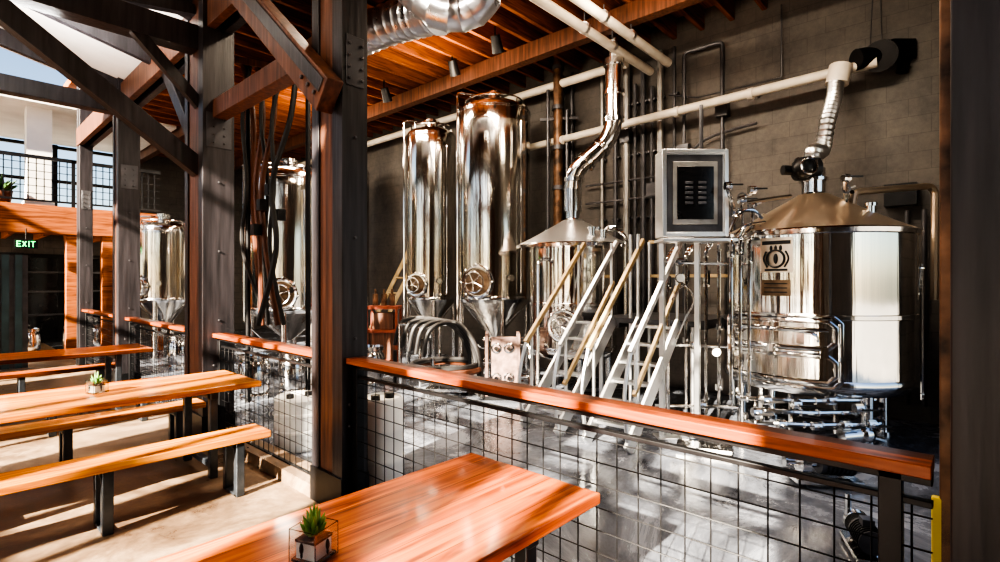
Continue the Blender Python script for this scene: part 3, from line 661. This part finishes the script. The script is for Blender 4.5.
def seg(x0,z0,x1,z1): o.box(c0+Vector(((x0+x1)/2,-.03,(z0+z1)/2))*1,(abs(x1-x0)+.014,.01,abs(z1-z0)+.014),EXG)
def dia(x0,z0,x1,z1): o.beam(c0+Vector((x0,-.03,z0)),c0+Vector((x1,-.03,z1)),.01,.016,EXG)
seg(-.13,-.05,-.13,.05); seg(-.13,.05,-.08,.05); seg(-.13,0,-.09,0); seg(-.13,-.05,-.08,-.05)
dia(-.05,-.05,.0,.05); dia(-.05,.05,0,-.05); seg(.04,-.05,.04,.05); seg(.10,-.05,.10,.05); seg(.075,.05,.13,.05)
o.cyl(c0+UP*.08,c0+UP*.3,.01,BLK); o.done()
o=B('corrugated_partition'); x=-2.0
while x<1.16: o.bb((x,13.0,0),(x+.1,13.08,2.08),TEAL); o.bb((x+.1,13.04,0),(x+.18,13.1,2.08),GPIPE); x+=.18
o.bb((-2.0,13.0,2.08),(1.18,13.1,2.12),BLK); o.done()
for x0 in (.95,.3,-.6):
    o=B('potted_shrub'); o.lathe([(0,0),(.14,0),(.18,.25),(.16,.25),(0,.22)],(x0,YM+.36,3.12),DKB,20)
    for i in range(60):
        a=random.random()*6.28; t=random.random()*1.1; L=.2+random.random()*.2
        d_=Vector((math.cos(a)*math.sin(t),math.sin(a)*math.sin(t),math.cos(t))); b0=Vector((x0,YM+.36,3.35))
        o.sweep([b0,b0+d_*L*.5,b0+d_*L],[.006,.035,.002],SHRUB,5)
    o.done()
o=B('door_1'); o.bb((1.3,17.9,0),(3.4,17.98,2.3),BLK)
for x in (1.38,2.4): o.bb((x,17.86,.1),(x+.9,17.9,2.2),SCR)
for z in (.7,1.3,1.8): o.bb((1.3,17.84,z),(3.4,17.88,z+.05),GPIPE)
o.done()
for p in ((2.6,14.8),(2.2,15.0),(1.4,14.7)): keg(*p)
# ---------------------------------------------------------------- lights
def area(name,loc,rot,size,power,col):
    l=bpy.data.lights.new(name,'AREA'); l.shape='RECTANGLE'; l.size=size[0]; l.size_y=size[1]; l.energy=power; l.color=col
    o=bpy.data.objects.new(name,l); o.location=loc; o.rotation_euler=rot; bpy.context.collection.objects.link(o)
for i,(x,y,p) in enumerate(((4.6,1.5,90),(4.6,4.5,120),(4.8,7.6,150),(5.0,11,110),(3.0,4.2,70))): area('brewery_fill_light',(x,y,4.95),(0,math.radians(-12),0),(.3,1.6),p,(1,.84,.64))  # added fill lights without fixtures, lift the brewery interior
for x,y,p in ((5.2,2.5,45),(5.2,6,50),(5.2,9.5,45)): area('brewery_ceiling_fill',(x,y,4.6),(math.pi,0,0),(.3,1.2),p,(1,.83,.6))  # added upward fill, brightens planks and joists; no fixture there
for x,y in ((3,16),(1,16)): area('mezzanine_fill_light',(x,y,2.6),(0,0,0),(.3,1),18,(1,.8,.55))  # added fill under the mezzanine floor, no fixture
area('hall_fill_light',(0,2.5,4.3),(0,0,0),(.4,1.6),45,(1,.86,.66))  # added downward fill for the hall, no fixture
area('soffit_fill_light',(.6,7.0,3.9),(math.pi,0,0),(.4,1.6),110,(1,.97,.93))  # added upward fill to whiten the hall soffit, no fixture
s=bpy.data.lights.new('sun','SUN'); s.energy=34; s.angle=math.radians(.6); s.color=(1,.87,.68)
so=bpy.data.objects.new('sun',s); d=Vector((1,.22,-.5)).normalized(); so.rotation_euler=d.to_track_quat('-Z','Y').to_euler(); so.location=(-10,-3,8); bpy.context.collection.objects.link(so)
wd=bpy.data.worlds.new('sky'); bpy.context.scene.world=wd; wd.use_nodes=True; nt=wd.node_tree; bg=nt.nodes['Background']
sk=nt.nodes.new('ShaderNodeTexSky'); sk.sky_type='NISHITA'; sk.sun_disc=False; sk.sun_elevation=math.radians(35); sk.sun_rotation=math.radians(250)
nt.links.new(sk.outputs['Color'],bg.inputs['Color']); bg.inputs['Strength'].default_value=.19
# ---------------------------------------------------------------- camera
cd=bpy.data.cameras.new('camera'); cd.sensor_width=36; cd.lens=FL/1000*36; cd.clip_start=.05; cd.clip_end=300
co=bpy.data.objects.new('camera',cd); co.location=(0,0,CH); co.rotation_euler=(math.pi/2,0,A-math.pi/2); bpy.context.collection.objects.link(co)
bpy.context.scene.camera=co
vs=bpy.context.scene.view_settings; vs.view_transform='AgX'
try: vs.look='AgX - Very High Contrast'
except Exception: pass
vs.exposure=.45
